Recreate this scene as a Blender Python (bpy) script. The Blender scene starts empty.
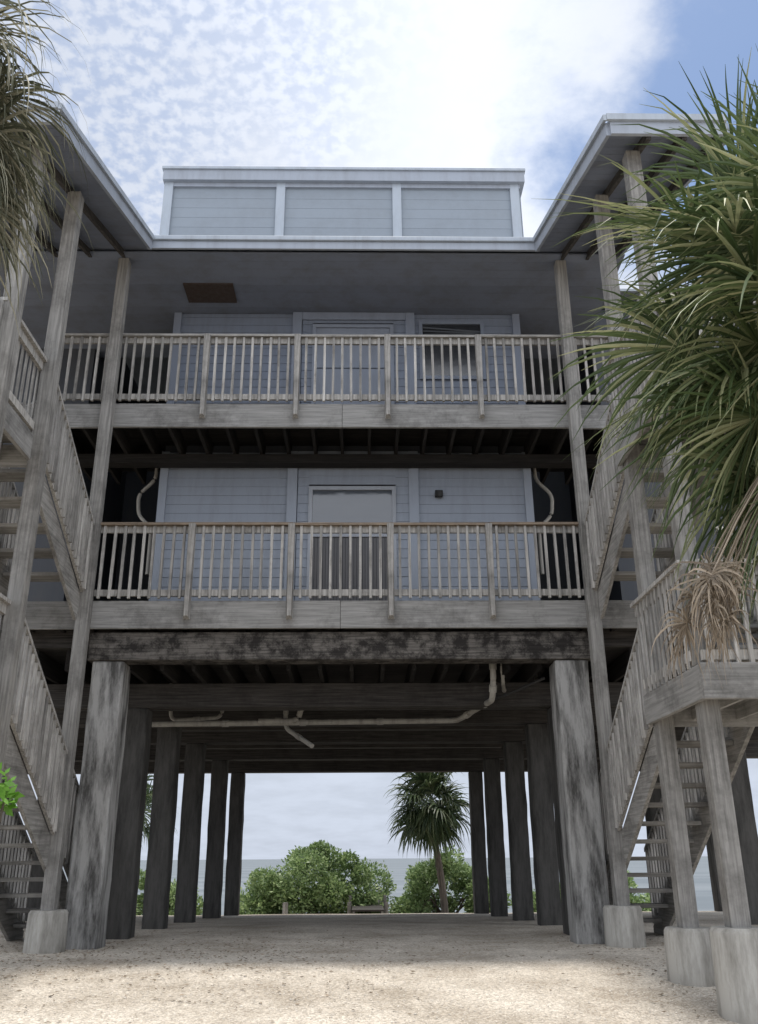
import bpy, math, random
from mathutils import Vector, Matrix
random.seed(7)
H=0.97
scene=bpy.context.scene
col=scene.collection
R=random.random
def U(a,b): return random.uniform(a,b)

# ---------------------------------------------------------------- materials
def newmat(name):
    m=bpy.data.materials.new(name); m.use_nodes=True
    nt=m.node_tree; return m,nt,nt.nodes,nt.links,nt.nodes["Principled BSDF"]
def wood(name,axis,c1,c2,stain=(0.05,0.046,0.042),stain_amt=0.5,bump=0.35,rough=0.85,sc=1.7,lo=.48,hi=.72):
    m,nt,N,L,B=newmat(name)
    tc=N.new("ShaderNodeTexCoord"); geo=N.new("ShaderNodeNewGeometry")
    add=N.new("ShaderNodeVectorMath"); add.operation='ADD'
    mul=N.new("ShaderNodeMath"); mul.operation='MULTIPLY'; mul.inputs[1].default_value=37.0
    L.new(geo.outputs["Random Per Island"],mul.inputs[0])
    L.new(tc.outputs["Object"],add.inputs[0]); L.new(mul.outputs[0],add.inputs[1])
    mp=N.new("ShaderNodeMapping"); s=[38,38,38]; s['XYZ'.index(axis)]=1.6
    mp.inputs["Scale"].default_value=s; L.new(add.outputs[0],mp.inputs[0])
    n1=N.new("ShaderNodeTexNoise"); n1.inputs["Scale"].default_value=1; n1.inputs["Detail"].default_value=4; n1.inputs["Roughness"].default_value=.65
    L.new(mp.outputs[0],n1.inputs["Vector"])
    r=N.new("ShaderNodeValToRGB"); r.color_ramp.elements[0].color=(*c1,1); r.color_ramp.elements[1].color=(*c2,1)
    r.color_ramp.elements[0].position=.33; r.color_ramp.elements[1].position=.68
    L.new(n1.outputs[0],r.inputs[0])
    n2=N.new("ShaderNodeTexNoise"); n2.inputs["Scale"].default_value=sc; n2.inputs["Detail"].default_value=6; n2.inputs["Roughness"].default_value=.74
    L.new(add.outputs[0],n2.inputs["Vector"])
    mr=N.new("ShaderNodeMapRange"); mr.inputs[1].default_value=lo; mr.inputs[2].default_value=hi; mr.inputs[3].default_value=0; mr.inputs[4].default_value=stain_amt
    L.new(n2.outputs[0],mr.inputs[0])
    mx=N.new("ShaderNodeMixRGB"); L.new(mr.outputs[0],mx.inputs[0]); L.new(r.outputs[0],mx.inputs[1]); mx.inputs[2].default_value=(*stain,1)
    mr2=N.new("ShaderNodeMapRange"); mr2.inputs[3].default_value=.7; mr2.inputs[4].default_value=1.2
    L.new(geo.outputs["Random Per Island"],mr2.inputs[0])
    m2=N.new("ShaderNodeVectorMath"); m2.operation='SCALE'; L.new(mx.outputs[0],m2.inputs[0]); L.new(mr2.outputs[0],m2.inputs["Scale"])
    L.new(m2.outputs[0],B.inputs["Base Color"]); B.inputs["Roughness"].default_value=rough
    B.inputs["Specular IOR Level"].default_value=.2
    bp=N.new("ShaderNodeBump"); bp.inputs["Strength"].default_value=bump; bp.inputs["Distance"].default_value=.01
    L.new(n1.outputs[0],bp.inputs["Height"]); L.new(bp.outputs[0],B.inputs["Normal"])
    return m
def paint(name,c,var=.15,rough=.6,dirt=(.1,.095,.085),dirt_amt=.35,scale=2.5,spec=.3,streak=True,bump=.15,lo=.45,hi=.75):
    m,nt,N,L,B=newmat(name)
    tc=N.new("ShaderNodeTexCoord"); geo=N.new("ShaderNodeNewGeometry")
    mp=N.new("ShaderNodeMapping"); mp.inputs["Scale"].default_value=(scale*2,scale*2,scale*(.35 if streak else 2)); L.new(tc.outputs["Object"],mp.inputs[0])
    n=N.new("ShaderNodeTexNoise"); n.inputs["Scale"].default_value=1; n.inputs["Detail"].default_value=7; n.inputs["Roughness"].default_value=.72
    L.new(mp.outputs[0],n.inputs["Vector"])
    mr=N.new("ShaderNodeMapRange"); mr.inputs[1].default_value=lo; mr.inputs[2].default_value=hi; mr.inputs[4].default_value=dirt_amt; L.new(n.outputs[0],mr.inputs[0])
    mx=N.new("ShaderNodeMixRGB"); mx.inputs[1].default_value=(*c,1); mx.inputs[2].default_value=(*dirt,1); L.new(mr.outputs[0],mx.inputs[0])
    mr2=N.new("ShaderNodeMapRange"); mr2.inputs[3].default_value=1-var; mr2.inputs[4].default_value=1+var; L.new(geo.outputs["Random Per Island"],mr2.inputs[0])
    m2=N.new("ShaderNodeVectorMath"); m2.operation='SCALE'; L.new(mx.outputs[0],m2.inputs[0]); L.new(mr2.outputs[0],m2.inputs["Scale"])
    L.new(m2.outputs[0],B.inputs["Base Color"]); B.inputs["Roughness"].default_value=rough; B.inputs["Specular IOR Level"].default_value=spec
    bp=N.new("ShaderNodeBump"); bp.inputs["Strength"].default_value=bump; bp.inputs["Distance"].default_value=.01
    L.new(n.outputs[0],bp.inputs["Height"]); L.new(bp.outputs[0],B.inputs["Normal"])
    return m
def leafmat(name,c1,c2,c3,rough=.45,transl=.25,mid=.5):
    m,nt,N,L,B=newmat(name)
    geo=N.new("ShaderNodeNewGeometry")
    r=N.new("ShaderNodeValToRGB"); e=r.color_ramp.elements
    e[0].color=(*c1,1); e[1].color=(*c3,1); k=e.new(mid); k.color=(*c2,1)
    L.new(geo.outputs["Random Per Island"],r.inputs[0])
    L.new(r.outputs[0],B.inputs["Base Color"]); B.inputs["Roughness"].default_value=rough; B.inputs["Specular IOR Level"].default_value=.4
    if transl>0:
        tr=N.new("ShaderNodeBsdfTranslucent"); L.new(r.outputs[0],tr.inputs[0])
        ms=N.new("ShaderNodeMixShader"); ms.inputs[0].default_value=transl
        out=N["Material Output"]; L.new(B.outputs[0],ms.inputs[1]); L.new(tr.outputs[0],ms.inputs[2]); L.new(ms.outputs[0],out.inputs[0])
    return m
M={}
for a in 'XYZ':
    M['rail'+a]=wood('weathered_rail_wood_'+a,a,(.20,.193,.18),(.46,.443,.415),stain_amt=.6)
    M['post'+a]=wood('weathered_post_wood_'+a,a,(.18,.175,.163),(.37,.357,.335),stain_amt=.65)
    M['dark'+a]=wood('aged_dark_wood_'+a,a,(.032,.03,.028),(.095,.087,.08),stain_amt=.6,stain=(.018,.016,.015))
    M['joist'+a]=wood('underside_shade_joist_wood_'+a,a,(.012,.011,.01),(.034,.031,.029),stain_amt=.5,stain=(.01,.01,.01))  # wood toned almost black, so the underside shade sits in the colour
    M['fascia'+a]=wood('grey_fascia_wood_'+a,a,(.20,.197,.188),(.35,.343,.328),stain_amt=.65,sc=2.5)
M['capX']=wood('brown_handrail_wood','X',(.15,.115,.085),(.33,.265,.20),stain_amt=.5)
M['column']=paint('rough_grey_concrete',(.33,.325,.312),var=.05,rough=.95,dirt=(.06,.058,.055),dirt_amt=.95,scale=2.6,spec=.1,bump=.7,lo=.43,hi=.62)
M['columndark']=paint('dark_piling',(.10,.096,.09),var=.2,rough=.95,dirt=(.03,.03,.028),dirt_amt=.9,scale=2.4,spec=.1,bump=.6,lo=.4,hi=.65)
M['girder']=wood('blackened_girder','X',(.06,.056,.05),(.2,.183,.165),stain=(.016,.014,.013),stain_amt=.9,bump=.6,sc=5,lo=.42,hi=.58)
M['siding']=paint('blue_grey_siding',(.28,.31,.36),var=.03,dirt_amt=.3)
M['sidingup']=paint('blue_grey_siding_upper_shade',(.195,.222,.275),var=.03,dirt_amt=.35)  # same siding toned down, shade of the upper wall put into the paint
M['sidingshade']=paint('recess_shade_siding',(.05,.055,.064),var=.08)  # grey siding painted near black to carry the shade of the recesses
M['trim']=paint('blue_grey_trim',(.29,.32,.37),var=.04,dirt_amt=.3)
M['trimup']=paint('blue_grey_trim_upper_shade',(.22,.246,.30),var=.04,dirt_amt=.3)  # trim colour lowered to match the painted-in shade of the upper wall
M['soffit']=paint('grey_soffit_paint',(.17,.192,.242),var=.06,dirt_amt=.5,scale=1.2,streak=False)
M['metal']=paint('pale_metal_edge',(.34,.38,.43),var=.05,rough=.5,dirt_amt=.35)
M['clere']=paint('pale_blue_siding',(.225,.258,.295),var=.02,dirt_amt=.2,scale=1,streak=False)
M['roof']=paint('metal_roofing',(.3,.33,.36),var=.05,rough=.5)
M['white']=paint('muted_frame_paint',(.34,.36,.395),var=.03,dirt_amt=.3)
M['doorpaint']=paint('grey_door_paint',(.235,.26,.31),var=.03,dirt_amt=.25)
M['pipe']=paint('grimy_white_pipe',(.36,.345,.31),var=.15,dirt_amt=.75,scale=4)
M['blackpipe']=paint('black_pipe',(.03,.03,.03),var=.1,dirt_amt=.2)
M['rust']=paint('rusty_hatch',(.05,.034,.026),var=.1,dirt_amt=.5,scale=6,streak=False)
M['concrete']=paint('footing_concrete',(.40,.385,.35),var=.08,rough=.95,dirt=(.12,.11,.093),dirt_amt=.85,scale=3,spec=.1,bump=.5,lo=.42,hi=.70)
M['screen']=paint('door_screen_slats',(.115,.112,.115),var=.1)
M['blind']=paint('dusty_window_blind',(.07,.077,.088),var=.2)
M['lampblack']=paint('black_fixture',(.02,.02,.02))
M['blue']=paint('blue_boat_paint',(.03,.16,.42),var=.02,dirt_amt=.1)
def glassmat(name,c,r):
    m,nt,N,L,B=newmat(name); B.inputs["Base Color"].default_value=(*c,1); B.inputs["Roughness"].default_value=r; B.inputs["Specular IOR Level"].default_value=1.0
    tc=N.new("ShaderNodeTexCoord"); n=N.new("ShaderNodeTexNoise"); n.inputs["Scale"].default_value=3; L.new(tc.outputs["Object"],n.inputs["Vector"])
    bp=N.new("ShaderNodeBump"); bp.inputs["Strength"].default_value=.2; bp.inputs["Distance"].default_value=.02; L.new(n.outputs[0],bp.inputs["Height"]); L.new(bp.outputs[0],B.inputs["Normal"]); return m
M['glass']=glassmat('window_glass',(.07,.08,.095),.08); M['glassdark']=glassmat('dark_window_glass',(.02,.022,.026),.2)
M['leafR']=leafmat('palm_green_leaf',(.038,.064,.024),(.095,.135,.052),(.36,.37,.21),transl=.2,mid=.6,rough=.5)
M['leafL']=leafmat('palm_dry_leaf',(.055,.062,.038),(.145,.15,.10),(.38,.36,.27),rough=.7,transl=.2)
M['leafDead']=leafmat('dead_palm_leaf',(.16,.13,.10),(.29,.24,.18),(.44,.37,.29),rough=.85,transl=.15)
M['leafB']=leafmat('far_palm_leaf',(.03,.052,.022),(.065,.10,.04),(.16,.19,.10),transl=.2)
M['bush']=leafmat('shrub_leaf',(.11,.17,.065),(.22,.32,.13),(.40,.50,.24),transl=.35)
M['sprig']=leafmat('bright_leaf',(.08,.2,.02),(.13,.3,.04),(.2,.38,.08),transl=.35)
M['trunk']=wood('palm_trunk_bark','Z',(.07,.06,.05),(.2,.17,.14),bump=.8)
M['twig']=paint('twig_bark',(.1,.08,.06))

# ---------------------------------------------------------------- mesh builder
class MB:
    def __init__(s): s.v=[]; s.f=[]
    def box(s,x0,x1,y0,y1,z0,z1):
        s.prism([(x0,y0,z0),(x1,y0,z0),(x1,y1,z0),(x0,y1,z0),(x0,y0,z1),(x1,y0,z1),(x1,y1,z1),(x0,y1,z1)])
    def prism(s,pts8):
        b=len(s.v); s.v+=[tuple(p) for p in pts8]
        s.f+=[tuple(b+i for i in q) for q in ((0,3,2,1),(4,5,6,7),(0,1,5,4),(1,2,6,5),(2,3,7,6),(3,0,4,7))]
    def slopebox(s,x0,x1,y0,z0,y1,z1,h):
        s.prism([(x0,y0,z0-h),(x1,y0,z0-h),(x1,y1,z1-h),(x0,y1,z1-h),(x0,y0,z0),(x1,y0,z0),(x1,y1,z1),(x0,y1,z1)])
    def tube(s,pts,r,n=10):
        pts=[Vector(p) for p in pts]; rings=[]
        for i,p in enumerate(pts):
            d=(pts[min(i+1,len(pts)-1)]-pts[max(i-1,0)]).normalized()
            up=Vector((0,0,1)) if abs(d.z)<.9 else Vector((1,0,0))
            a=d.cross(up).normalized(); c=a.cross(d)
            rr=r[i] if isinstance(r,(list,tuple)) else r
            b=len(s.v)
            for k in range(n):
                t=2*math.pi*k/n; s.v.append(tuple(p+a*math.cos(t)*rr+c*math.sin(t)*rr))
            rings.append(b)
        for i in range(len(rings)-1):
            for k in range(n):
                s.f.append((rings[i]+k,rings[i]+(k+1)%n,rings[i+1]+(k+1)%n,rings[i+1]+k))
        s.f.append(tuple(rings[0]+k for k in range(n))[::-1]); s.f.append(tuple(rings[-1]+k for k in range(n)))
WL={}
def empty(name,loc,**kw):
    o=bpy.data.objects.new(name,None); col.objects.link(o); o.location=loc; o.empty_display_size=.2; WL[o.name]=Vector(loc)
    for k,v in kw.items(): o[k]=v
    return o
def fin(mb,name,mat,parent=None,bevel=0,smooth=False,**kw):
    xs=[v[0] for v in mb.v];ys=[v[1] for v in mb.v];zs=[v[2] for v in mb.v]
    o0=Vector(((min(xs)+max(xs))/2,(min(ys)+max(ys))/2,min(zs)))
    me=bpy.data.meshes.new(name); me.from_pydata([tuple(Vector(v)-o0) for v in mb.v],[],mb.f); me.validate(); me.update()
    if smooth:
        for p in me.polygons: p.use_smooth=True
    me.materials.append(M[mat] if isinstance(mat,str) else mat)
    o=bpy.data.objects.new(name,me); col.objects.link(o); WL[o.name]=o0
    if parent: o.parent=parent; o.location=o0-WL[parent.name]
    else: o.location=o0
    if bevel:
        b=o.modifiers.new('bevel','BEVEL'); b.width=bevel; b.segments=2; b.limit_method='ANGLE'
    for k,v in kw.items(): o[k]=v
    return o
def fbox(name,mat,parent,x0,x1,y0,y1,z0,z1,bevel=0,**kw):
    s=MB(); s.box(x0,x1,y0,y1,z0,z1); return fin(s,name,mat,parent,bevel=bevel,**kw)

# ---------------------------------------------------------------- camera
cam=bpy.data.cameras.new('camera'); co=bpy.data.objects.new('camera',cam); col.objects.link(co)
cam.sensor_fit='VERTICAL'; cam.sensor_height=24; cam.sensor_width=24*758/1024; cam.lens=888/1024*24
cam.clip_start=.05; cam.clip_end=8000
co.matrix_world=Matrix.Translation((0,0,H))@Matrix.Rotation(math.radians(-1.1),4,'Z')@Matrix.Rotation(math.radians(90+21.3),4,'X')@Matrix.Rotation(math.radians(-.4),4,'Z')
scene.camera=co

# ---------------------------------------------------------------- ground / water
prof=[(-60,-.8),(0,-.63),(5,-.42),(7.7,-.17),(9.2,0),(14.5,.03),(23.2,-.26),(26,-.5),(33,-1.15),(60,-4),(4000,-30)]
def gz0(y):
    if y<=prof[0][0]: return prof[0][1]
    for (a,za),(b,zb) in zip(prof,prof[1:]):
        if y<=b: return za+(zb-za)*(y-a)/(b-a)
    return prof[-1][1]
def gz(y):
    if 1<y<23: return (gz0(y-1)+gz0(y-.5)+gz0(y)+gz0(y+.5)+gz0(y+1))/5
    return gz0(y)
def gw(x,y): return gz(y)+.008*math.sin(x*1.3+y*.7)*math.sin(y*1.1-x*.4)
mb=MB()
xs=[-3000,-400,-60,-25]+[-12+.4*i for i in range(61)]+[25,60,400,3000]
ys=[-60,-20,-5,0,2,3,4]+[4.4+.25*i for i in range(80)]+[25,26,28,30,33,40,60,300,4000]
for y in ys:
    for x in xs:
        z=gz(y)
        if -12<=x<=12 and 3<y<24: z=gw(x,y)+U(-.0015,.0015)
        mb.v.append((x,y,z))
n=len(xs)
for j in range(len(ys)-1):
    for i in range(n-1): mb.f.append((j*n+i,j*n+i+1,(j+1)*n+i+1,(j+1)*n+i))
m,nt,N,L,B=newmat('shell_gravel')
tc=N.new("ShaderNodeTexCoord")
na=N.new("ShaderNodeTexNoise"); na.inputs["Scale"].default_value=.9; na.inputs["Detail"].default_value=9; na.inputs["Roughness"].default_value=.72
nb=N.new("ShaderNodeTexNoise"); nb.inputs["Scale"].default_value=30; nb.inputs["Detail"].default_value=5; nb.inputs["Roughness"].default_value=.8
vo=N.new("ShaderNodeTexVoronoi"); vo.inputs["Scale"].default_value=64
for q in (na,nb,vo): L.new(tc.outputs["Object"],q.inputs["Vector"])
ra=N.new("ShaderNodeValToRGB"); e=ra.color_ramp.elements; e[0].position=.38; e[0].color=(.42,.37,.305,1); e[1].position=.60; e[1].color=(.66,.605,.525,1); L.new(na.outputs[0],ra.inputs[0])
rb=N.new("ShaderNodeValToRGB"); e=rb.color_ramp.elements; e[0].position=.32; e[0].color=(.58,.54,.49,1); e[1].position=.56; e[1].color=(1,1,1,1); L.new(nb.outputs[0],rb.inputs[0])
sv=N.new("ShaderNodeSeparateColor"); L.new(vo.outputs["Color"],sv.inputs[0])
mr=N.new("ShaderNodeMapRange"); mr.inputs[3].default_value=.7; mr.inputs[4].default_value=1.2; L.new(sv.outputs[0],mr.inputs[0])
x1=N.new("ShaderNodeMixRGB"); x1.blend_type='MULTIPLY'; x1.inputs[0].default_value=.8; L.new(ra.outputs[0],x1.inputs[1]); L.new(rb.outputs[0],x1.inputs[2])
x2=N.new("ShaderNodeVectorMath"); x2.operation='SCALE'; L.new(x1.outputs[0],x2.inputs[0]); L.new(mr.outputs[0],x2.inputs["Scale"])
L.new(x2.outputs[0],B.inputs["Base Color"]); B.inputs["Roughness"].default_value=.95; B.inputs["Specular IOR Level"].default_value=.1
bp=N.new("ShaderNodeBump"); bp.inputs["Strength"].default_value=.7; bp.inputs["Distance"].default_value=.01
L.new(vo.outputs["Distance"],bp.inputs["Height"]); L.new(bp.outputs[0],B.inputs["Normal"])
fin(mb,'ground',m,kind='structure',label='cream crushed shell gravel ground',smooth=True)

mb=MB(); mb.v=[(-4000,30,-.95),(4000,30,-.95),(4000,6000,-.95),(-4000,6000,-.95)]; mb.f=[(0,1,2,3)]
m,nt,N,L,B=newmat('sea_water')
B.inputs["Roughness"].default_value=.6; B.inputs["Specular IOR Level"].default_value=.08
tc=N.new("ShaderNodeTexCoord"); mp=N.new("ShaderNodeMapping"); mp.inputs["Scale"].default_value=(.02,.12,1); L.new(tc.outputs["Object"],mp.inputs[0])
nn=N.new("ShaderNodeTexNoise"); nn.inputs["Scale"].default_value=1; nn.inputs["Detail"].default_value=8; L.new(mp.outputs[0],nn.inputs["Vector"])
rr=N.new("ShaderNodeValToRGB"); e=rr.color_ramp.elements; e[0].position=.35;e[0].color=(.12,.14,.155,1); e[1].position=.65; e[1].color=(.175,.195,.21,1); L.new(nn.outputs[0],rr.inputs[0]); L.new(rr.outputs[0],B.inputs["Base Color"])
bp=N.new("ShaderNodeBump"); bp.inputs["Strength"].default_value=.4; bp.inputs["Distance"].default_value=.2; L.new(nn.outputs[0],bp.inputs["Height"]); L.new(bp.outputs[0],B.inputs["Normal"])
fin(mb,'water',m,kind='structure',label='pale calm sea reaching the horizon')

mb=MB()
for i in range(16000):
    y=3.9+6.0*R()**1.2; x=U(-4,4); r=U(.003,.010)*(1.5 if R()<.04 else 1); z=gw(x,y)+r*.2
    b=len(mb.v); a=U(0,3)
    for k in range(4): mb.v.append((x+math.cos(a+k*1.57)*r*U(.7,1.2),y+math.sin(a+k*1.57)*r*U(.7,1.2),z))
    mb.v.append((x,y,z+r*U(.5,.9)))
    for k in range(4): mb.f.append((b+k,b+(k+1)%4,b+4))
fin(mb,'gravel_pebbles',paint('pebble_stone',(.58,.53,.46),var=.25,rough=.9,dirt_amt=.1,spec=.1),kind='stuff',label='loose shell and pebble fragments on the gravel')
mb=MB()
for i in range(3400):
    if R()<.5: y=random.gauss(10.4,1.3); x=random.gauss(-1.6,1.5)
    else: y=U(7.5,12.5); x=random.choice((-1,1))*U(2.6,4.6)-.3
    z=gw(x,y)+.006; a=U(0,6.3); l=U(.008,.034); w=l*U(.12,.45)
    c,s_=math.cos(a),math.sin(a); b=len(mb.v)
    for u,v in ((-l,0),(0,-w),(l,0),(0,w)): mb.v.append((x+u*c-v*s_,y+u*s_+v*c,z+U(0,.012)))
    mb.f.append((b,b+1,b+2,b+3))
M['litter']=leafmat('dry_leaf_litter',(.11,.085,.06),(.2,.16,.11),(.34,.27,.2),rough=.9,transl=0)
fin(mb,'leaf_litter','litter',kind='stuff',label='dry brown leaf litter scattered on gravel')

# ---------------------------------------------------------------- house
XL,XR=-3.6,3.0
house=empty('stilt_house',(-.3,12,0),label='three storey grey wooden beach house raised on tall pilings',category='building')
def zz(a): return a+H
def siding(x0,x1,y,z0,z1,e=.145,mbx=None,t=.013):
    s=mbx or MB(); z=z0
    while z<z1-.02:
        zt=min(z+e,z1)
        s.prism([(x0,y-t,z),(x1,y-t,z),(x1,y+.02,z),(x0,y+.02,z),(x0,y-.003,zt+.004),(x1,y-.003,zt+.004),(x1,y+.02,zt+.004),(x0,y+.02,zt+.004)])
        z+=e
    return s
def roughpost(name,mat,x0,x1,y0,y1,z0,z1):
    s=MB(); n=14
    for i in range(n+1):
        z=z0+(z1-z0)*i/n; b=len(s.v); j=lambda: U(-.007,.007)
        s.v+=[(x0+j(),y0+j(),z),(x1+j(),y0+j(),z),(x1+j(),y1+j(),z),(x0+j(),y1+j(),z)]
        if i:
            for k in range(4): s.f.append((b-4+k,b-4+(k+1)%4,b+(k+1)%4,b+k))
    s.f.append((3,2,1,0)); s.f.append((b,b+1,b+2,b+3))
    return fin(s,name,mat,house,bevel=.025)
roughpost('column','column',-3.5,-3.09,11.45,11.87,-.3,zz(2.4))
roughpost('column','column',2.50,2.93,11.45,11.87,-.3,zz(2.4))
rowsY=[12.9,14.6,17.0,20.0,23.0]
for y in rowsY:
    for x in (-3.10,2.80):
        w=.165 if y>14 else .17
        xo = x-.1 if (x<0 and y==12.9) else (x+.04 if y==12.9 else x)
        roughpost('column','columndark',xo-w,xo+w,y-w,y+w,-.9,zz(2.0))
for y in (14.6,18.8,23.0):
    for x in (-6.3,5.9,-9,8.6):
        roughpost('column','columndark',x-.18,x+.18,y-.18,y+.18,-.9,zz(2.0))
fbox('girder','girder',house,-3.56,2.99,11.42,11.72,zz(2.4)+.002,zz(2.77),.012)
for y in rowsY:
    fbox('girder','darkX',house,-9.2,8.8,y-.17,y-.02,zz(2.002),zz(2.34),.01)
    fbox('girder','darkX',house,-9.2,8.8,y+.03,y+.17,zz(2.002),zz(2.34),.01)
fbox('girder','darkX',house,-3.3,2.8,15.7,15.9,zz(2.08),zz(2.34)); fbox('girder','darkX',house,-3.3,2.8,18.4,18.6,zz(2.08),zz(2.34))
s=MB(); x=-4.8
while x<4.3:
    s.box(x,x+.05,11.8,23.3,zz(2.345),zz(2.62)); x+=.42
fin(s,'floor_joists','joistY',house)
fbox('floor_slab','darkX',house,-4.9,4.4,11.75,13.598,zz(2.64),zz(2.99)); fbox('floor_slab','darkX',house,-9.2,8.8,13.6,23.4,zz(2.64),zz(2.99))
wy=12.6
fbox('wall','sidingshade',house,-3.09,2.57,wy+.03,23.2,zz(3.0),zz(8.9))
for a,b,c in ((-9,-4.75,13.7),(4.15,8.6,13.7),(-4.748,-3.1,16.4),(2.58,4.148,16.4)): fbox('wall','sidingshade',house,a,b,c,23.2,zz(3.0),zz(9.3) if c<14 else zz(8.9))
def front(z0,z1,sd,tr):
    for a in ((-3.09,-1.16,wy,z0,z1),(.85,2.57,wy,z0,z1)):
        fin(siding(*a),'wall_siding',sd,house)
    s=MB(); siding(-1.0,-.83,wy-.03,z0,z1,mbx=s); siding(.5,.70,wy-.03,z0,z1,mbx=s); siding(-.83,.5,wy-.03,z0+2.2,z1,mbx=s)
    fin(s,'wall_siding',sd,house)
    for x in (-1.16,.70): fbox('wall_trim',tr,house,x,x+.15,wy-.075,wy+.01,z0,z1)
    for x in (-3.12,2.48): fbox('wall_trim',tr,house,x,x+.12,wy-.05,wy+.02,z0,z1)
    fbox('wall_trim',tr,house,-1.005,.695,wy-.072,wy+.01,z1-.14,z1-.001)
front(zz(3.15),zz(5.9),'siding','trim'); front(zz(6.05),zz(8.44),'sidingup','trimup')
def door(z0,kind):
    f=MB(); y=wy-.075
    f.box(-.83,-.77,y,y+.07,z0,z0+2.14); f.box(.44,.5,y,y+.07,z0,z0+2.14); f.box(-.77,.44,y,y+.07,z0+2.08,z0+2.14); f.box(-.77,.44,y,y+.07,z0,z0+.12)
    f.box(-.77,.44,y+.005,y+.06,z0+1.32,z0+1.37)
    d=fin(f,'door','white' if kind else 'doorpaint',house,label='wide blue grey framed door with glass and screen' if kind else 'plain blue grey upper door')
    if kind:
        fbox('glass','glass',d,-.768,.438,y+.03,y+.04,z0+1.371,z0+2.078)
        g=MB(); x=-.765
        while x<.42: g.box(x,x+.036,y+.028,y+.04,z0+.122,z0+1.318); x+=.042
        fin(g,'screen','screen',d)
    else:
        fbox('panel','doorpaint',d,-.768,.438,y+.03,y+.045,z0+.121,z0+1.319)
        fbox('panel','doorpaint',d,-.768,.438,y+.03,y+.045,z0+1.371,z0+2.078)
    fbox('handle','lampblack',d,.37,.40,y-.03,y,z0+1.0,z0+1.12)
door(zz(3.17),1); door(zz(6.07),0)
f=MB(); y=wy-.05
for a in ((.92,.98,7.2,8.3),(1.94,2.0,7.2,8.3),(.98,1.94,8.24,8.3),(.98,1.94,7.2,7.26)): f.box(a[0],a[1],y,y+.06,zz(a[2]),zz(a[3]))
w=fin(f,'window','sidingup',house)
fbox('glass','glassdark',w,.981,1.939,y+.03,y+.04,zz(7.261),zz(8.239))
g=MB()
for k in range(3):
    z=zz(8.02+k*.07); t=.02-.05*k
    g.prism([(.99,y+.012,z),(1.93,y+.012,z+t),(1.93,y+.02,z+t),(.99,y+.02,z),(.99,y+.012,z+.03),(1.93,y+.012,z+.03+t),(1.93,y+.02,z+.03+t),(.99,y+.02,z+.03)])
fin(g,'blind','blind',w,label='sagging crooked window blind')
g=MB(); g.box(1.1,1.22,wy-.1,wy-.02,zz(5.14),zz(5.24)); g.box(1.13,1.19,wy-.14,wy-.1,zz(5.12),zz(5.2)); fin(g,'wall_lamp','lampblack',house,bevel=.01)

def railing(s,x0,x1,y,zb,zt,sp=.132,bw=.034,cap=True):
    if cap: s.box(x0,x1,y-.07,y+.07,zt-.038,zt)
    s.box(x0,x1,y-.02,y+.02,zt-.13,zt-.041)
    s.box(x0,x1,y-.02,y+.02,zb+.05,zb+.135)
    n=int((x1-x0)/sp)
    for i in range(n+1):
        x=x0+(i+.5)*(x1-x0)/(n+1)+U(-.004,.004); t=U(-.007,.007)
        s.prism([(x-bw/2,y-.055,zb+.01),(x+bw/2,y-.055,zb+.01),(x+bw/2,y-.021,zb+.01),(x-bw/2,y-.021,zb+.01),(x-bw/2+t,y-.055,zt-.042),(x+bw/2+t,y-.055,zt-.042),(x+bw/2+t,y-.021,zt-.042),(x-bw/2+t,y-.021,zt-.042)])
def balcony(zf_top,zf_bot,zrail,x0,x1,lab,cap):
    s=MB(); y=11.36
    while y<13.5:
        s.box(-4.9,4.4,y,y+.139,zf_top-.04,zf_top-.002); y+=.142
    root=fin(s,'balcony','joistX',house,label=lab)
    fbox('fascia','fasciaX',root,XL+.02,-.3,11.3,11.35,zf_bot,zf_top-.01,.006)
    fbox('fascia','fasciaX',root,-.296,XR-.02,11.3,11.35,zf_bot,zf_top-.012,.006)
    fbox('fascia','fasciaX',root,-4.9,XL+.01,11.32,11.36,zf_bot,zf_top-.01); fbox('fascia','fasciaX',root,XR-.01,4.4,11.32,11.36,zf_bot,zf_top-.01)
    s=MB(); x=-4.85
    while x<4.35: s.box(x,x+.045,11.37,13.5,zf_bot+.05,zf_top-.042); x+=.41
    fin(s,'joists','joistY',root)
    s=MB(); railing(s,x0,x1,11.3,zf_top,zrail,cap=False); fin(s,'railing','railZ',root)
    for a,b,d in ((x0,-.94,0),(-.936,1.7,.003),(1.704,x1,-.002)): fbox('handrail',cap,root,a,b,11.22+d,11.37+d,zrail-.038-d,zrail-d,.004)
    for x in (-2.28,-.95,.36,1.69):
        s=MB(); z0=zf_bot+.13; h=.045; x+=U(-.01,.01)
        s.prism([(x-h+.02,11.15,z0),(x+h-.02,11.15,z0),(x+h,11.24,z0-.03),(x-h,11.24,z0-.03),(x-h,11.15,zrail-.04),(x+h,11.15,zrail-.04),(x+h,11.24,zrail-.04),(x-h,11.24,zrail-.04)])
        fin(s,'railing_post','railZ',root,bevel=.006)
    return root
b1=balcony(zz(3.17),zz(2.79),zz(4.23),XL+.08,XR-.08,'lower balcony with weathered baluster railing and browner handrail','capX')
b2=balcony(zz(6.08),zz(5.70),zz(7.185),-4.45,3.85,'upper balcony with weathered baluster railing','railX')
fbox('girder','joistX',house,-4.9,4.4,12.3,12.5,zz(5.6),zz(5.745))

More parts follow.
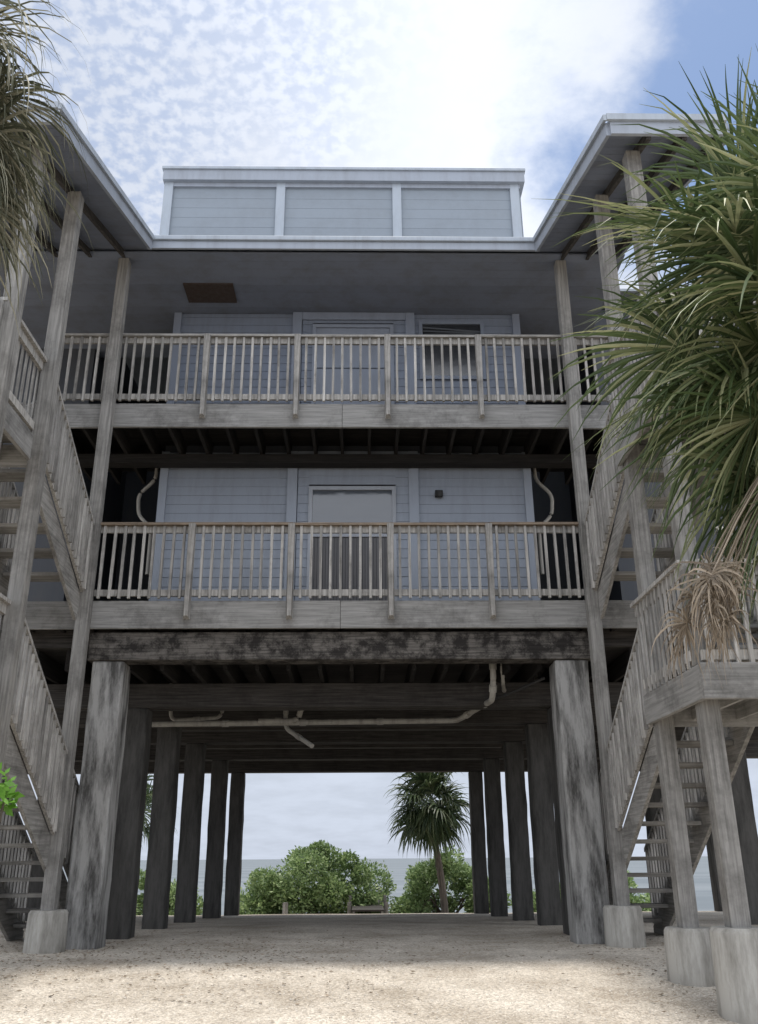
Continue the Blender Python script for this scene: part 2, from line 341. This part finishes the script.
def rz(y): return zz(8.62)+.36*(y-10.9)
WLX=-6.6
rs=MB()
def sheet(x0,x1,y0,y1,t=.05): rs.slopebox(x0,x1,y0,rz(y0),y1,rz(y1),t)
sheet(-3.17,2.61,10.9,17.5); sheet(WLX,-3.172,7.1,17.5); sheet(2.612,3.85,7.25,17.5); sheet(-9.2,WLX-.002,13.3,17.5); sheet(3.852,8.8,13.3,17.5)
rs.slopebox(-9.2,8.8,17.5,rz(17.5),23.6,rz(14),.05)
roof=fin(rs,'roof','roof',house,label='sloping grey metal roof with stepped eaves')
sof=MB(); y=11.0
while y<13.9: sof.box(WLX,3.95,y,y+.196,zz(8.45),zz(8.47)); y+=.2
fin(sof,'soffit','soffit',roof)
fbox('fascia','trim',roof,-3.2,2.64,10.88,10.92,zz(8.44),zz(8.56))
fbox('drip_edge','metal',roof,-3.2,2.64,10.84,10.878,zz(8.57),zz(8.645),.01)
for side,xe,xo,yf in ((-1,-3.17,WLX,7.1),(1,2.61,3.85,7.25)):
    sx_=1 if side<0 else -1
    s=MB(); a,b=(xe,xe+.04) if side<0 else (xe-.04,xe)
    s.slopebox(a,b,yf,rz(yf)-.04,10.88,rz(10.88)-.04,.17); fin(s,'fascia','trim',roof)
    fbox('fascia','trim',roof,min(xe,xo),max(xe,xo),yf-.04,yf,rz(yf)-.22,rz(yf)-.045)
    s=MB(); a,b=(xo-.04,xo) if side<0 else (xo,xo+.04)
    s.slopebox(a,b,yf,rz(yf)-.04,13.3,rz(13.3)-.04,.2); fin(s,'fascia','trim',roof)
    s=MB(); a,b=(xe+.042,xe+.075) if side<0 else (xe-.075,xe-.042)
    s.slopebox(a,b,yf-.07,rz(yf-.07)+.03,10.83,rz(10.83)+.03,.075); fin(s,'drip_edge','metal',roof)
    s=MB(); s.box(min(xe+.04*sx_,xo),max(xe+.04*sx_,xo),yf-.075,yf-.042,rz(yf)-.06,rz(yf)+.02); fin(s,'drip_edge','metal',roof)
    s=MB(); k=yf+.02
    while k<13.2:
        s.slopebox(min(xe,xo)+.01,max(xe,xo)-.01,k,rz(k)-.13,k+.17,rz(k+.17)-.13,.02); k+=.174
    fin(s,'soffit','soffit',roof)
    for x in (-3.6,-4.1,-4.6,-5.1,-5.6,-6.1) if side<0 else (3.02,3.4,3.78):
        s=MB(); s.slopebox(x-.025,x+.025,yf+.01,rz(yf+.01)-.152,11.4,rz(11.4)-.152,.1); fin(s,'rafter','darkY',roof)
fbox('hatch','rust',roof,-2.83,-2.05,11.75,12.25,zz(8.425),zz(8.449),label='rusty brown vent hatch in the soffit')
cy=12.2; c0,c1=-3.38,2.74; ct=zz(11.05)
cl=fbox('clerestory','clere',house,c0+.03,c1-.03,cy+.03,17.4,rz(12.2)-.3,ct-.12,label='boxy raised clerestory with three siding panels')
xsd=[-3.33,-1.42,.56,2.58]
for i in range(3): fin(siding(xsd[i]+.07,xsd[i+1]-.02,cy,rz(12.2)-.2,ct-.3,e=.2,t=.006),'siding_panel','clere',cl)
for x in xsd: fbox('trim','metal',cl,x-.06,x+.09,cy-.05,cy+.02,rz(12.2)-.2,ct-.26)
fbox('trim','trim',cl,c0+.04,c1-.04,cy-.045,cy+.02,ct-.34,ct-.262)
fbox('fascia','trim',cl,c0-.03,c1+.03,cy-.12,17.5,ct-.26,ct-.05)
fbox('cap','metal',cl,c0-.05,c1+.05,cy-.15,17.53,ct-.048,ct)

def bend(pts,r=.16,n=5):
    out=[Vector(pts[0])]
    for a,b,c in zip(pts,pts[1:],pts[2:]):
        a,b,c=map(Vector,(a,b,c)); d1=(a-b).normalized(); d2=(c-b).normalized()
        rr=min(r,(a-b).length*.45,(c-b).length*.45)
        for k in range(n+1):
            t=k/n; p=(b+d1*rr)*(1-t)**2+b*2*t*(1-t)+(b+d2*rr)*t*t; out.append(p)
    out.append(Vector(pts[-1])); return out
def pipe(pts,r,mat='pipe',name='drain_pipe',par=house,br=.12,couple=True):
    s=MB(); P=bend(pts,br); s.tube(P,r,10)
    if couple:
        for a,b in zip(pts,pts[1:]):
            a=Vector(a);b=Vector(b);L_=(b-a).length;n=max(1,int(L_/1.5))
            for k in range(1,n+1):
                t=k/(n+1); c=a.lerp(b,t); d=(b-a).normalized()*.05; s.tube([c-d,c+d],r*1.25,10)
    return fin(s,name,mat,par)
Y=13.9
pipe([(-3.3,Y,zz(1.93)),(1.45,Y,zz(1.97)),(1.72,Y-.5,zz(2.08)),(1.78,12.3,zz(2.02)),(1.78,12.1,zz(2.3)),(1.78,12.1,zz(2.6))],.042)
pipe([(-3.05,Y+.25,zz(2.6)),(-3.0,Y+.25,zz(2.02)),(-2.2,Y+.2,zz(2.06)),(-2.2,Y+.2,zz(2.5))],.03)
pipe([(-1.2,Y+.1,zz(2.4)),(-1.2,Y+.1,zz(1.88)),(-.75,Y-.4,zz(1.55))],.034)
pipe([(-1.6,Y-.05,zz(1.96)),(-1.0,Y-.05,zz(1.96)),(-.9,Y-.05,zz(2.4))],.045)
pipe([(1.3,13.2,zz(2.3)),(1.3,13.2,zz(2.0)),(2.0,12.5,zz(2.12)),(2.5,12.2,zz(2.3))],.02,'blackpipe')
pipe([(-3.2,14.9,zz(2.25)),(0.2,14.9,zz(2.05)),(2.9,14.9,zz(2.2))],.018,'blackpipe',couple=False)
pipe([(1.93,12.2,zz(2.6)),(1.93,12.25,zz(2.25)),(2.1,13.2,zz(2.2)),(2.6,13.3,zz(2.2)),(2.6,13.3,zz(2.6))],.026)
for sx0,sg in ((-3.25,-1),(2.72,1)):
    pipe([(sx0,12.85,zz(5.9)),(sx0,12.85,zz(5.55)),(sx0+sg*.25,12.85,zz(5.3)),(sx0+sg*.22,12.85,zz(4.95)),(sx0-.0,12.85,zz(4.75)),(sx0,12.85,zz(4.0))],.028,'pipe',br=.12,couple=False)

# ---------------------------------------------------------------- staircases
D1,D2,L1,L2=zz(3.15),zz(6.05),zz(1.5),zz(4.30)
def stair(sg,xi):
    st=empty('wooden_staircase',(xi,9.5,0),label='weathered grey open tread staircase with baluster rails and landings',category='staircase',group='outdoor stairs beside the balconies')
    W=.86
    lane=[(xi+sg*.06,xi+sg*(.06+W)),(xi+sg*(.12+W),xi+sg*(.12+2*W))]
    far=xi+sg*(.16+2*W)
    yp=7.62
    xin = xi+(.08 if sg<0 else -.06)
    for (x,y) in ((xi,11.2),(xi,8.8),(xi,yp),(far,8.8),(far,yp)):
        xx = x if y>11 else (xin if x==xi else x)
        inroof = WLX<xx<-3.1 or 2.6<xx<3.86
        zt = zz(8.445) if y>11 else (rz(y)-.26 if inroof else L2+1.05)
        h=.08; g=gz(y)
        fbox('post','postZ',st,xx-h,xx+h,y-h,y+h,g+.40,zt,.012)
        s=MB(); hh=.43 if y>8 else .62
        s.tube([(xx,y,g-.2),(xx,y,g+.1),(xx,y,g+hh-.03),(xx,y,g+hh)],[.235,.228,.218,.20],32); f=fin(s,'footing','concrete',st)
        for p in f.data.polygons: p.use_smooth = abs(p.normal.z)<.5
    def flight(ln,y0,z0,y1,z1,rail_in,rail_out):
        a,b=sorted(ln); n=max(5,round(abs(z1-z0)/.185))
        s=MB()
        for k in range(1,n):
            t=k/n; y=y0+(y1-y0)*t; z=z0+(z1-z0)*t
            s.box(a+.05,b-.05,y-.14,y+.13,z-.045,z)
        fin(s,'treads','postX',st)
        for x in (a,b-.045):
            s=MB(); s.slopebox(x,x+.045,y0,z0+.07,y1,z1+.07,.36); fin(s,'stringer','postY',st)
        ends=[]
        if rail_in: ends.append(ln[0]-sg*.03)
        if rail_out: ends.append(ln[1])
        for x in ends:
            s=MB()
            s.slopebox(x-.06,x+.06,y0,z0+1.04,y1,z1+1.04,.045)
            s.slopebox(x-.02,x+.02,y0,z0+.993,y1,z1+.993,.09)
            s.slopebox(x-.02,x+.02,y0,z0+.17,y1,z1+.17,.09)
            nn=int(abs(y1-y0)/.12)
            for k in range(nn+1):
                t=(k+.5)/(nn+1); y=y0+(y1-y0)*t; z=z0+(z1-z0)*t
                xx=x-sg*.04
                s.box(xx-.018,xx+.018,y-.02,y+.02,z+.07,z+.99)
            fin(s,'railing','railZ',st)
    flight(lane[0],13.0,.03,8.98,L1,True,True)
    flight(lane[1],8.98,L1,11.28,D1,False,True)
    flight(lane[0],11.12,D1,8.98,L2,True,True)
    flight(lane[1],8.98,L2,11.28,D2,False,True)
    for z in (L1,L2):
        inner=(xin-sg*.14) if sg>0 else xin+sg*.05
        outer=far+sg*.12
        x0,x1=sorted((inner,outer)); yf=7.34 if sg>0 else 7.45; yb=8.9
        s=MB(); y=yf+.02
        while y<yb-.13: s.box(x0+.05,x1-.05,y,y+.135,z-.035,z-.003); y+=.14
        ld=fin(s,'landing','postX',st)
        fbox('beam','fasciaX',ld,x0-.002,x1+.002,yf-.06,yf-.002,z-.30,z+.0,.008); fbox('beam','fasciaX',ld,x0+.06,x1-.06,yb-.06,yb,z-.31,z-.06)
        for x in (x0,x1-.05): fbox('beam','fasciaY',ld,x,x+.05,yf,yb,z-.29,z-.002,.006)
        for k in range(1,5):
            x=x0+(x1-x0)*k/5; fbox('joist','fasciaY',ld,x,x+.04,yf+.002,yb-.062,z-.25,z-.04)
        s=MB(); railing(s,x0+.04,x1-.04,yf,z-.02,z+.90,.12); fin(s,'railing','railZ',ld)
        xc=inner+sg*.045
        fbox('corner_post','postZ',ld,xc-.045,xc+.045,yf+.045,yf+.135,z+.002,z+.85,.006)
        for x in (x0+.03,x1-.03):
            s=MB()
            s.box(x-.06,x+.06,yf+.08,yb,z+.902,z+.94); s.box(x-.02,x+.02,yf+.08,yb,z+.80,z+.90); s.box(x-.02,x+.02,yf+.08,yb,z+.06,z+.15)
            yy=yf+.2
            while yy<yb-.06: s.box(x-.04,x-.021,yy,yy+.034,z-.002,z+.90); yy+=.12
            fin(s,'railing','railZ',ld)
    return st
sL=stair(-1,XL); sR=stair(1,XR)

# ---------------------------------------------------------------- palms
def frond(s,c,az,el,plen,flen,nseg=34,w=.02,droop=1.0,spread=1.9,curl=0,pr=.012):
    d=Vector((math.cos(az)*math.cos(el),math.sin(az)*math.cos(el),math.sin(el)))
    c=Vector(c); side=d.cross(Vector((0,0,1)))
    if side.length<.05: side=Vector((1,0,0))
    side.normalize(); roll=U(-.9,.9); up=side.cross(d).normalized()
    side,up=(side*math.cos(roll)+up*math.sin(roll)),(up*math.cos(roll)-side*math.sin(roll))
    pts=[];p=c.copy();dd=d.copy()
    for i in range(6):
        pts.append(p.copy()); dd=(dd+Vector((0,0,-.06*min(droop,2)))).normalized(); p=p+dd*plen/5
    s.tube(pts,[pr]*6,4)
    hub=pts[-1]; d=dd
    side=(side-d*side.dot(d)).normalized(); up=side.cross(d).normalized()
    for k in range(nseg):
        t=(k+.5)/nseg*2-1; a=t*spread+U(-.06,.06)
        L_=flen*(1-.38*abs(t)**2)*U(.8,1.12)
        if curl: L_*=U(.4,1.3)
        v=(d*math.cos(a)+side*math.sin(a)+up*.25*abs(t)+up*U(-.1,.1)).normalized()
        st=hub+d*.12*(1-abs(t))*flen
        pp=st.copy(); n=6 if droop>2 else 5; b=len(s.v); g=droop*U(.4,1.5)
        kink=random.randint(2,4) if R()<.22 else 99
        wn=up.cross(v).normalized()
        for i in range(n+1):
            q=i/n; ww=w*(0.5+1.3*q) if q<.35 else w*1.0*(1-((q-.35)/.65)**1.3)
            ww=max(ww,.001)
            fold=up*ww*.6
            s.v+= [tuple(pp-wn*ww+fold),tuple(pp),tuple(pp+wn*ww+fold)]
            v=(v+Vector((U(-.03-curl,.03+curl),U(-.03-curl,.03+curl),-.19*g*q*1.7-(.5 if i==kink else 0)))).normalized()
            wn=(wn-v*wn.dot(v)).normalized()
            pp=pp+v*L_/n
        for i in range(n):
            o=b+i*3; s.f+=[(o,o+1,o+4,o+3),(o+1,o+2,o+5,o+4)]
def trunk(s,x,y,z0,z1,r,lean=(0,0)):
    P=[];Rr=[]
    n=int((z1-z0)/.12)
    for i in range(n+1):
        t=i/n; P.append((x-lean[0]*(1-t)+.03*math.sin(t*5),y-lean[1]*(1-t),z0+(z1-z0)*t)); Rr.append(r*(1.15-.2*t)*(1.06 if i%2 else .96)+ (r*.3 if t>.9 else 0))
    s.tube(P,Rr,14)
def palm(c,rad,n,mat,lab,elmin,elmax,dead=0,deadel=-60,droop=1.0,g0=-.6,w=.021,tr=.16,nseg=34,lean=(0,0),deaddir=None,pf=.5,deadlen=1.0,zst=1.0,kmin=.55,fl=None):
    root=empty('palm_tree',(c[0],c[1],g0),label=lab,category='tree')
    s=MB(); trunk(s,c[0],c[1],g0-.2,c[2]-.05,tr,lean); fin(s,'trunk','trunk',root,smooth=True)
    s=MB()
    for i in range(n):
        f=(i+.5)/n
        az=i*2.39996+U(-.25,.25); el=math.radians(elmin+(elmax-elmin)*f**.9+U(-8,8))
        k=U(kmin,1.15)
        st=1+(zst-1)*abs(math.sin(el))
        frond(s,(c[0],c[1],c[2]+U(-.15,.15)),az,el,rad*pf*k*st,(fl or rad*(1-pf)*1.25)*U(.9,1.1)*(1+(st-1)*.5),nseg,w,droop*U(.6,1.4))
    fin(s,'crown',mat,root)
    if dead:
        s=MB()
        for i in range(dead):
            az=deaddir+U(-.25,.2)
            frond(s,(c[0],c[1],c[2]-.15),az,math.radians(deadel+U(-7,4)),deadlen*U(.85,1.1),.30,int(nseg*.7),w*.5,3.2,2.6,curl=.3,pr=.005)
        fin(s,'dead_leaves','leafDead',root,label='grey brown skirt of dried dead palm leaves')
    return root
random.seed(11)
pr=palm((2.84,4.35,zz(2.82)),1.5,150,'leafR','tall sabal palm with dense green fan leaves beside the stairs',-72,85,dead=18,deadel=-40,droop=1.1,g0=-.45,deaddir=math.pi*.94,w=.0135,nseg=36,deadlen=1.82,pf=.56,zst=1.15,kmin=.6,fl=.74)
pl=palm((-3.22,4.6,zz(4.78)),1.18,84,'leafL','sabal palm with drooping dry olive and straw leaves',-68,78,dead=0,droop=4.0,g0=-.45,w=.0105,nseg=40,pf=.52,zst=1.2,fl=.92)
palm((2.0,27.6,zz(1.46)),1.45,50,'leafB','small dark palm tree on the shore beside shrubs',-55,85,droop=2.0,g0=gz(27.6),w=.032,tr=.095,nseg=20,lean=(-.35,0))
palm((-7.9,32,zz(1.6)),1.75,28,'leafB','small dark palm tree on the shore',-50,85,droop=1.3,g0=gz(32),w=.03,tr=.14,nseg=18,lean=(.3,0))

# ---------------------------------------------------------------- shrubs
def bush(cx,cy,z0,rx,ry,h,n,leaf=.06,mat='bush',lab='rounded green shoreline shrub',nb=34,br=(.14,.30),zlo=.1):
    root=empty('shrub',(cx,cy,z0),label=lab,category='shrub')
    blobs=[]
    for _ in range(nb):
        a=U(-1,1); top=(1-a*a*(.6 if zlo<.5 else .1))
        blobs.append((cx+a*.85*rx,cy+U(-.5,.5)*ry,z0+h*U(zlo,.8)*top,U(*br)))
    s=MB()
    for b in blobs[:10]:
        s.tube([(cx+U(-.2,.2)*rx,cy,z0-.1),((cx+b[0])/2,(cy+b[1])/2,z0+h*.3),(b[0],b[1],b[2])],[.025*rx,.016*rx,.007],6)
    fin(s,'stems','twig',root)
    s=MB()
    for i in range(n):
        b=random.choice(blobs); d=Vector((random.gauss(0,1),random.gauss(0,1),random.gauss(0,1))).normalized()*(U(.35,1.0)**.5)*U(.88,1.18)
        r=b[3]*min(rx,h); p=Vector((b[0]+d.x*r,b[1]+d.y*r,b[2]+d.z*r*.85))
        if p.z<z0: p.z=z0+R()*.3
        a=(d+Vector((U(-1,1),U(-1,1),U(-.5,.8)))).normalized(); c=a.cross(Vector((U(-1,1),U(-1,1),U(-1,1)))).normalized()
        l=leaf*U(.6,1.3); k=len(s.v)
        s.v+=[tuple(p-a*l),tuple(p+c*l*.5),tuple(p+a*l),tuple(p-c*l*.5)]; s.f.append((k,k+1,k+2,k+3))
    fin(s,'foliage',mat,root)
    return root
random.seed(8)
bush(-1.35,28.5,gz(28.5),2.25,1.5,2.45,24000,leaf=.06,nb=44)
bush(2.55,29.5,gz(29.5),1.75,1.4,2.15,17000,leaf=.06,nb=34)
bush(-7.2,29,gz(29),2.8,1.3,1.6,13000,leaf=.06)
bush(7.2,29.5,gz(29.5),2.8,1.3,1.6,13000,leaf=.06)
bush(-9.8,24.6,gz(24.6),1.4,1.1,1.2,6000)
bush(-2.32,5.6,gz(5.6),.36,.4,2.3,300,leaf=.042,mat='sprig',lab='bright green leafy sprig beside the stairs',nb=12,zlo=.70,br=(.2,.4))
root=empty('weed',(-2.13,5.15,gz(5.15)),label='small green weed tuft in the gravel',category='plant')
s=MB()
for i in range(60):
    a=U(0,6.28); l=U(.05,.12); x,y=-2.13+U(-.1,.1),5.15+U(-.1,.1); z=gz(y)+.005; k=len(s.v); dx,dy=math.cos(a)*l*.7,math.sin(a)*l*.7
    s.v+=[(x-dy*.08,y+dx*.08,z),(x+dy*.08,y-dx*.08,z),(x+dx,y+dy,z+l*.6)]; s.f.append((k,k+1,k+2))
fin(s,'foliage','sprig',root)

# ---------------------------------------------------------------- dock, boat
dk=empty('wooden_dock',(.3,26,-.9),label='small weathered boat dock with pilings between shrubs',category='dock')
s=MB(); y=25.5
while y<37: s.box(-.3,.55,y,y+.13,zz(-1.30),zz(-1.26)); y+=.14
fin(s,'deck','darkX',dk)
for x in (-.28,.47): fbox('beam','postY',dk,x,x+.06,25.5,37,zz(-1.44),zz(-1.302))
for x in (-.37,.62):
    for y in (25.6,27.6,30.5,33.5,36.5):
        s=MB(); s.tube([(x,y,-1.8),(x,y,zz(-.98 if y>26 else -1.08))],.045,10); fin(s,'piling','postZ',dk)
s=MB(); s.tube([(-2.0,25.0,-1.5),(-2.0,25.0,zz(-1.05))],.07,12)
fin(s,'mooring_post','postZ',category='post',label='short weathered wooden post by the shrubs')
bt=empty('rowing_boat',(12.6,30.5,-.85),label='small blue boat pulled up on the shore',category='boat')
s=MB(); n=12
for i in range(n+1):
    t=i/n*2-1; w_=.6*(1-abs(t)**2.5)+.02; x=12.6+t*1.5; zb=-.85+.25*abs(t)**3
    s.v+=[(x,30.5-w_,zb+.5),(x,30.5-w_*.6,zb),(x,30.5+w_*.6,zb),(x,30.5+w_,zb+.5),(x,30.5+w_*.9,zb+.5),(x,30.5+w_*.5,zb+.06),(x,30.5-w_*.5,zb+.06),(x,30.5-w_*.9,zb+.5)]
    if i:
        b=len(s.v)-16
        for k in range(8): s.f.append((b+k,b+(k+1)%8,b+8+(k+1)%8,b+8+k))
fin(s,'hull','blue',bt)
fbox('seat','railX',bt,12.45,12.7,30.0,31.0,-.5,-.46)

# ---------------------------------------------------------------- world and sun
EL=83
w=bpy.data.worlds.new("World"); scene.world=w; w.use_nodes=True
N=w.node_tree.nodes; L=w.node_tree.links; bg=N["Background"]; bg.inputs[1].default_value=.1
sky=N.new("ShaderNodeTexSky"); sky.sky_type='NISHITA'; sky.sun_disc=False; sky.sun_elevation=math.radians(EL); sky.sun_rotation=math.radians(8)
tc=N.new("ShaderNodeTexCoord"); sp=N.new("ShaderNodeSeparateXYZ"); L.new(tc.outputs["Generated"],sp.inputs[0])
def math_(op,a,b=None,c=False):
    n=N.new("ShaderNodeMath"); n.operation=op; n.use_clamp=c
    for i,v in enumerate((a,b)):
        if v is None: continue
        if isinstance(v,(int,float)): n.inputs[i].default_value=v
        else: L.new(v,n.inputs[i])
    return n.outputs[0]
zc=math_('ADD',math_('MAXIMUM',sp.outputs[2],0),.18)
px=math_('DIVIDE',sp.outputs[0],zc); py=math_('DIVIDE',sp.outputs[1],zc)
cb=N.new("ShaderNodeCombineXYZ"); L.new(px,cb.inputs[0]); L.new(py,cb.inputs[1]); cb.inputs[2].default_value=3.3
def noise(scale,detail,rough,dist=0):
    n=N.new("ShaderNodeTexNoise"); n.inputs["Scale"].default_value=scale; n.inputs["Detail"].default_value=detail; n.inputs["Roughness"].default_value=rough; n.inputs["Distortion"].default_value=dist
    L.new(cb.outputs[0],n.inputs["Vector"]); return n.outputs[0]
rip=noise(60,3,.5,.1); med=noise(4,7,.6,.1)
def dotd(v):
    n=N.new("ShaderNodeVectorMath"); n.operation='DOT_PRODUCT'; L.new(tc.outputs["Generated"],n.inputs[0]); n.inputs[1].default_value=Vector(v).normalized(); return n.outputs["Value"]
def mrange(v,a,b,c,d):
    n=N.new("ShaderNodeMapRange"); n.interpolation_type='SMOOTHSTEP'
    for i,x in enumerate((a,b,c,d)): n.inputs[i+1].default_value=x
    L.new(v,n.inputs[0]); return n.outputs[0]
blue=mrange(math_('ADD',dotd((.52,.58,.66)),math_('MULTIPLY',math_('SUBTRACT',med,.5),.14)),.935,.980,0,1.0)
ripz=mrange(math_('ADD',dotd((-.42,.62,.70)),math_('MULTIPLY',math_('SUBTRACT',med,.5),.14)),.88,.985,0,1)
cover=math_('SUBTRACT',.97,math_('MULTIPLY',blue,.88))
cover=math_('SUBTRACT',cover,math_('MULTIPLY',ripz,mrange(rip,.36,.64,.50,.14)),True)
ccol=N.new("ShaderNodeMixRGB"); L.new(mrange(sp.outputs[2],.0,.4,0,1),ccol.inputs[0]); ccol.inputs[1].default_value=(6.3,6.9,8.1,1); ccol.inputs[2].default_value=(8.3,8.7,9.5,1)
glow=mrange(dotd((.08,.66,.75)),.93,.998,1,1.2)
shade=math_('MULTIPLY',glow,mrange(med,.3,.7,.92,1.04))
front_fill=mrange(sp.outputs[1],-.45,.25,2.1,1.0)  # sky behind the camera raised, added fill light for the facade
shade=math_('MULTIPLY',shade,front_fill)
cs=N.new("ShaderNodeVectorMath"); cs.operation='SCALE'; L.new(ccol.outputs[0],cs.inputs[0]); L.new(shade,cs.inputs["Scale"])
sk=N.new("ShaderNodeMixRGB"); sk.blend_type='MULTIPLY'; sk.inputs[0].default_value=1; L.new(sky.outputs[0],sk.inputs[1]); sk.inputs[2].default_value=(1.25,1.42,1.55,1)
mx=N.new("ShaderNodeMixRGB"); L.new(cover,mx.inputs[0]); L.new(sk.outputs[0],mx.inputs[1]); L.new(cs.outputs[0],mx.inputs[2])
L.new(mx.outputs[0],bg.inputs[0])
sl=bpy.data.lights.new('sun','SUN'); sl.energy=3.6; sl.angle=math.radians(5); sl.color=(1,.94,.86)
so=bpy.data.objects.new('sun',sl); col.objects.link(so); so.rotation_euler=(math.radians(-(90-EL)),0,math.radians(-8)); so.location=(0,5,30)
scene.view_settings.view_transform='Standard'; scene.view_settings.look='None'; scene.view_settings.exposure=0
